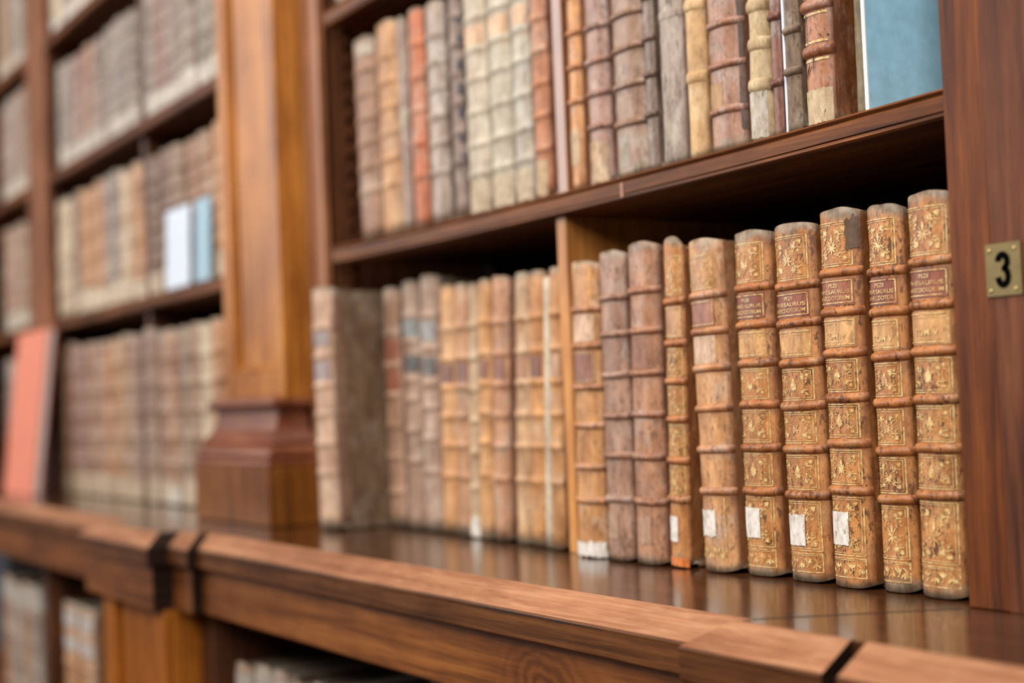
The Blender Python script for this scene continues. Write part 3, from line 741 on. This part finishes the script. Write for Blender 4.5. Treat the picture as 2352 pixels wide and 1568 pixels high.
b = upr(-1.113, -1.0835, 0.345, 0.0, 'knobbly cream vellum volume with rounded lumps, its foot whitish grey', color=(194, 176, 138), zs=[0.51, 0.553, 0.594, 0.64], bh=0.0022, bw=0.0065, fine=True, m='vellum', round_=0.42, uneven=0.0026, board=(150, 118, 70))
b.patch('paper_tag', -0.9, 0.8, 0.004, 0.052, M['tag'], 0.0009, color=(220, 216, 208), rag=0.002)
upr(-1.0800, -1.0640, 0.343, 0.0, 'thin dark red brown book left of the upright white slip', color=(126, 80, 62), zs=[0.507, 0.576, 0.64], y=0.017, **U)
upr(-1.0565, -1.034, 0.343, 0.6, 'thin mottled grey and brown book right of the upright white slip', color=(128, 112, 92), zs=[0.513, 0.555, 0.62], board=(58, 38, 26), fine=True, m='bare', uneven=0.001, y=0.012)
b = upr(-1.0315, -0.992, 0.347, 0.4, 'reddish tan wormholed book with a split pale lined foot and plain brown side', color=(176, 122, 84), zs=[0.526, 0.572, 0.618], board=(120, 70, 32), bh=0.0042, bw=0.006, **U)
b.patch('paper_tag', -0.95, 0.9, 0.002, 0.036, M['tag'], 0.0009, color=(222, 204, 172), rag=0.001)
b.tool(sum([b.dot(R.uniform(-0.7, 0.85) * b.w / 2, R.uniform(0.04, 0.16), R.uniform(0.0004, 0.0008)) for i in range(26)], []), 'wormholes', 0.0012, 'dark')
b.tool([b.leaf(-0.1 * b.w / 2, 0.052, 1.5, 0.03, 0.0012), b.leaf(-0.6 * b.w / 2, 0.048, 1.2, 0.016, 0.002), b.leaf(-0.75 * b.w / 2, 0.10, 1.1, 0.014, 0.002)], 'crack', 0.0012, 'dark')
for z in (0.526, 0.572): 
    zz = z - sagz(-1.01); 
    for q in (0.009, -0.009): b.tool([[b_ for b_ in ((-0.9 * b.w / 2 + i * 0.85 * b.w / 12, zz + q - 0.0012), (-0.9 * b.w / 2 + (i + 1) * 0.85 * b.w / 12, zz + q - 0.0012), (-0.9 * b.w / 2 + (i + 1) * 0.85 * b.w / 12, zz + q + 0.0012), (-0.9 * b.w / 2 + i * 0.85 * b.w / 12, zz + q + 0.0012))] for i in range(12)], 'gilt_line')
upr(-0.972, -0.953, 0.346, 0.3, 'thin olive drab volume without bands standing against the blue board', color=(112, 100, 70), zs=[0.6], bh=0.0002, y=0.024, fine=True, m='board', board=(110, 98, 66))

def sheet(name, cat, label, dims, loc, col, rot=(0, 0, 0), bev=0.0004, edge=None):
    w, d, h = dims
    o = empty(name, loc, rot); tag(o, label, cat)
    boxes('card', [(-w / 2, w / 2, 0, d, 0, h)], M['tint'], o, bev, col)
    return o
o = sheet('bookend_board', 'board', 'pale blue board standing on edge right of the last book in the second row', (0.004, 0.215, 0.345), (-0.9475, 0.016, sagz(-0.95) + 0.0005), (170, 222, 244))
boxes('edge_strip', [(-0.0021, 0.0021, -0.0012, 0.0004, 0.0005, 0.3445)], M['tint'], o, 0, (240, 244, 246))['label'] = 'white edge of the board'
sheet('paper_slip', 'card', 'white slip standing upright between two thin books of the second row', (0.003, 0.12, 0.335), (-1.0605, 0.019, sagz(-1.06) + 0.0005), (226, 228, 240))

# books on the shelf above, only their feet in view
for i, (x0, x1, c, l) in enumerate(((-2.095, -2.045, (214, 208, 194), 'whitish book foot on the cropped top shelf, next to the pillar'), (-2.043, -1.985, (196, 186, 166), 'cream book foot on the cropped top shelf, second from the pillar'))):
    Bk(x0, x1, 0.012, Z2, 0.33, 0, color=c, label=l, bands=4, group='books on the cropped top shelf')

# -- the blurred bay left of the pillar -------------------------------------------------------
ORD = ['first', 'second', 'third', 'fourth', 'fifth', 'sixth', 'seventh', 'eighth', 'ninth', 'tenth', 'eleventh']
def fill(xa, xb, cols, z, h, y, words, side, row, bayname, grp, hv=0.006, dirn=1, tail=None, **k):
    """books packed from xa to xb; the label counts from the divider outwards"""
    n = len(cols); ws = [R.uniform(0.8, 1.2) for _ in cols]; tot = sum(ws); x = xa; out = []
    for i, c in enumerate(cols):
        w = (xb - xa) * ws[i] / tot
        idx = (n - 1 - i) if dirn < 0 else i
        lab = '%s book, %s %s, %s row of the %s' % (words[i % len(words)] if isinstance(words, (list, tuple)) else words, ORD[idx], side, row, bayname)
        b = Bk(x, x + w, y + R.uniform(-0.004, 0.004), z, h + R.uniform(-hv, hv), 0, color=tuple(max(0, min(255, v + R.randint(-4, 4))) for v in c), label=lab, bands=k.get('bands', 5), bh=0.0046, bw=0.0055, group=grp, m=k.get('m', 'blur'))
        if tail: b.patch('paper_tag', -0.9, 0.9, 0.004, 0.05 + R.uniform(-0.008, 0.008), M['lbl'], color=tail)
        out.append(b); x += w
    return out
BB = 'blurred bay'
br, tn, mv, dk, gy, cr = (156, 124, 98), (180, 138, 98), (148, 120, 104), (116, 94, 80), (142, 134, 126), (196, 182, 156)
nm = {br: 'brown', tn: 'tan', mv: 'mauve brown', dk: 'dark brown', gy: 'grey', cr: 'cream'}
def rowfill(xa, xb, cols, z, h, y, side, row, grp, dirn, **k):
    return fill(xa, xb, cols, z, h, y, [nm[c] for c in cols], side, row, k.pop('bay', BB), grp, dirn=dirn, **k)
g = 'old books in the bottom row of the blurred bay'
rowfill(-3.775, -3.135, [br, br, mv, br, mv, tn, tn, br, mv], 0.0, 0.377, 0.0, 'left of the divider', 'bottom', g, -1, tail=(176, 158, 134))
bs = rowfill(-3.095, -2.61, [mv, br, br, mv, br, cr, tn], 0.0, 0.376, 0.0, 'right of the divider', 'bottom', g, 1, tail=(180, 164, 142))
bs[2].patch('paper_tag', -0.5, 0.9, 0.004, 0.036, M['tag'], 0.002, color=(226, 228, 228), rag=0.004)
g = 'old books in the second row of the blurred bay'
rowfill(-3.845, -3.718, [cr, cr], Z1, 0.318, 0.016, 'from the left', 'second', g, 1, bands=3)
rowfill(-3.715, -3.632, [dk], Z1, 0.316, 0.022, 'after the cream ones', 'second', g, 1, bands=4, tail=(176, 164, 146))
rowfill(-3.63, -3.135, [tn, tn, tn, gy, gy, cr, tn], Z1, 0.310, 0.016, 'left of the divider', 'second', g, -1, bands=4, tail=(196, 182, 158))
rowfill(-3.095, -2.61, [dk, dk, mv, br, br, tn], Z1, 0.306, 0.018, 'right of the divider', 'second', g, 1, bands=6, tail=(190, 176, 152))
g = 'old books in the third row of the blurred bay'
rowfill(-3.80, -3.135, [gy, gy, mv, br, gy, gy, gy, gy], Z2, 0.272, 0.016, 'left of the divider', 'third', g, -1, tail=(178, 170, 158))
rowfill(-3.095, -2.61, [gy, mv, gy, gy, gy, gy, gy], Z2, 0.285, 0.016, 'right of the divider', 'third', g, 1, tail=(190, 184, 174))
g = 'old books in the topmost row of the blurred bay'
rowfill(-3.845, -2.9, [cr, gy, br, gy, gy, br, gy, br, gy, gy, gy], Z3, 0.33, 0.016, 'from the left', 'topmost', g, 1, tail=(200, 194, 182))
sheet('paper_slip', 'card', 'white card leaning on the second row books of the blurred bay', (0.145, 0.0016, 0.166), (-2.862, 0.004, Z1 + 0.0005), (206, 214, 226), (math.radians(-1.5), 0, 0))
sheet('paper_slip', 'card', 'light blue card beside the white card, next to the pillar', (0.085, 0.0016, 0.166), (-2.715, 0.004, Z1 + 0.0005), (150, 178, 192), (math.radians(-1.5), 0, 0))

def album():
    o = empty('album', (-3.855, -0.098, 0.0008), (math.radians(-6.6), 0, 0))
    tag(o, 'large glossy coral red album leaning face out against the far upright', 'book')
    boxes('front_cover', [(-0.155, 0.155, 0.0, 0.004, 0.0, 0.428)], M['tint'], o, 0.0012, (214, 122, 94))
    boxes('page_block', [(-0.150, 0.151, 0.0045, 0.018, 0.004, 0.423)], M['tint'], o, 0, (206, 206, 200))
    boxes('back_cover', [(-0.155, 0.155, 0.0185, 0.0225, 0.0, 0.428)], M['tint'], o, 0.0012, (196, 106, 82))
album()

# -- the bay at the left photo edge
g = 'old books at the left photo edge'
for z, h, row, cols in ((0.0, 0.37, 'bottom', [gy, dk, gy, gy]), (Z1, 0.31, 'second', [br, mv, br, dk]), (Z2, 0.30, 'third', [br, gy, mv, gy]), (Z3, 0.30, 'topmost', [br, mv, gy, gy])):
    rowfill(-4.46, -4.085, cols, z, h, 0.014, 'from the right', row, g, -1, bay='left edge bay', tail=(176, 166, 150))

# -- books in the cabinet under the counter
g = 'old books in the cabinet under the counter'
yl, zl = -0.158, -0.62
def under(xs, cols, h, side, bayname, dirn):
    bs = []
    n = len(cols)
    for i, c in enumerate(cols):
        idx = n - 1 - i if dirn < 0 else i
        b = Bk(xs[i], xs[i + 1], yl + R.uniform(-0.006, 0.006), zl, h + R.uniform(-0.006, 0.006), 0, color=c, bands=5, label='%s book, %s from the left in the %s' % (nm.get(c, 'worn'), ORD[idx], bayname), group=g, cap=0.012)
        b.patch('paper_tag', -0.95, 0.95, b.h - 0.055, b.h - 0.014, M['tag'], 0.0012, color=(196, 194, 190), rag=0.004)
        bs.append(b)
    return bs
under([-2.185, -2.115, -2.04, -1.985, -1.915, -1.84, -1.77], [br, cr, mv, br, gy, br], 0.417, '', 'under-counter cabinet right of the pier', 1)
under([-3.80, -3.70, -3.60, -3.50, -3.40, -3.30], [br, gy, br, gy, br], 0.418, '', 'under-counter cabinet left of the partition', 1)
for i, (x0, x1) in enumerate(((-3.225, -3.11), (-3.105, -2.985))):
    b = Bk(x0, x1, yl, zl, 0.412, 0, color=tn, bands=5, label=('left' if i == 0 else 'right') + ' one of two pale patched tan books beside the pier under the counter', group=g)
    for z in (0.36, 0.31): b.patch('title_label', -0.85, 0.85, z, z + 0.034, M['tag'], 0.0012, color=(214, 212, 214))

# -- number plate
def plate():
    o = empty('number_plate', (-0.774, -0.0192, 0.285))
    tag(o, 'small brass number plate with black figure 3 screwed to the upright', 'number plate')
    boxes('brass_sheet', [(-0.0178, 0.0178, -0.0016, 0.0, -0.0222, 0.0222)], M['brass'], o, 0.0005)
    for x in (-0.0128, 0.0122):
        for z in (-0.0168, 0.0168):
            vs, fs = [], []
            for k, (r, y) in enumerate(((0.0016, -0.0015), (0.0015, -0.0022), (0.0009, -0.0026))):
                vs += [(x + r * math.cos(a * math.pi / 6), y, z + r * math.sin(a * math.pi / 6)) for a in range(12)]
            for k in range(2):
                for a in range(12): fs.append([k * 12 + a, k * 12 + (a + 1) % 12, (k + 1) * 12 + (a + 1) % 12, (k + 1) * 12 + a])
            fs.append(list(range(24, 36)))
            mesh('screw', vs, fs, M['screw'], o, True)
    # the figure: two bowls of an even bold stroke
    path = []
    for i in range(15):
        a = math.radians(178 - i * (178 + 88) / 14); path.append((0.0046 * math.cos(a), 0.0068 + 0.0056 * math.sin(a)))
    n0 = len(path)
    for i in range(1, 16):
        a = math.radians(88 - i * (88 + 178) / 15); path.append((0.005 * math.cos(a), -0.0058 + 0.0068 * math.sin(a)))
    vs, fs = [], []
    for i, (x, z) in enumerate(path):
        p, q = path[max(0, i - 1)], path[min(len(path) - 1, i + 1)]
        if i in (n0 - 1, n0): dx, dz = (-1, 0) if i == n0 - 1 else (1, 0); 
        else:
            dx, dz = q[0] - p[0], q[1] - p[1]
        l = math.hypot(dx, dz); nx, nz = -dz / l * 0.0029, dx / l * 0.0029
        vs += [(x + nx, -0.0020, z + nz), (x - nx, -0.0020, z - nz)]
    for i in range(len(path) - 1):
        if i == n0 - 1: continue
        fs.append([2 * i, 2 * i + 1, 2 * i + 3, 2 * i + 2])
    b = len(vs); vs += [(-0.0012, -0.002, -0.0013), (0.003, -0.002, -0.0013), (0.003, -0.002, 0.0029), (-0.0012, -0.002, 0.0029)]; fs.append([b, b + 1, b + 2, b + 3])
    mesh('figure', vs, fs, M['black'], o)['label'] = 'black figure 3'
plate()
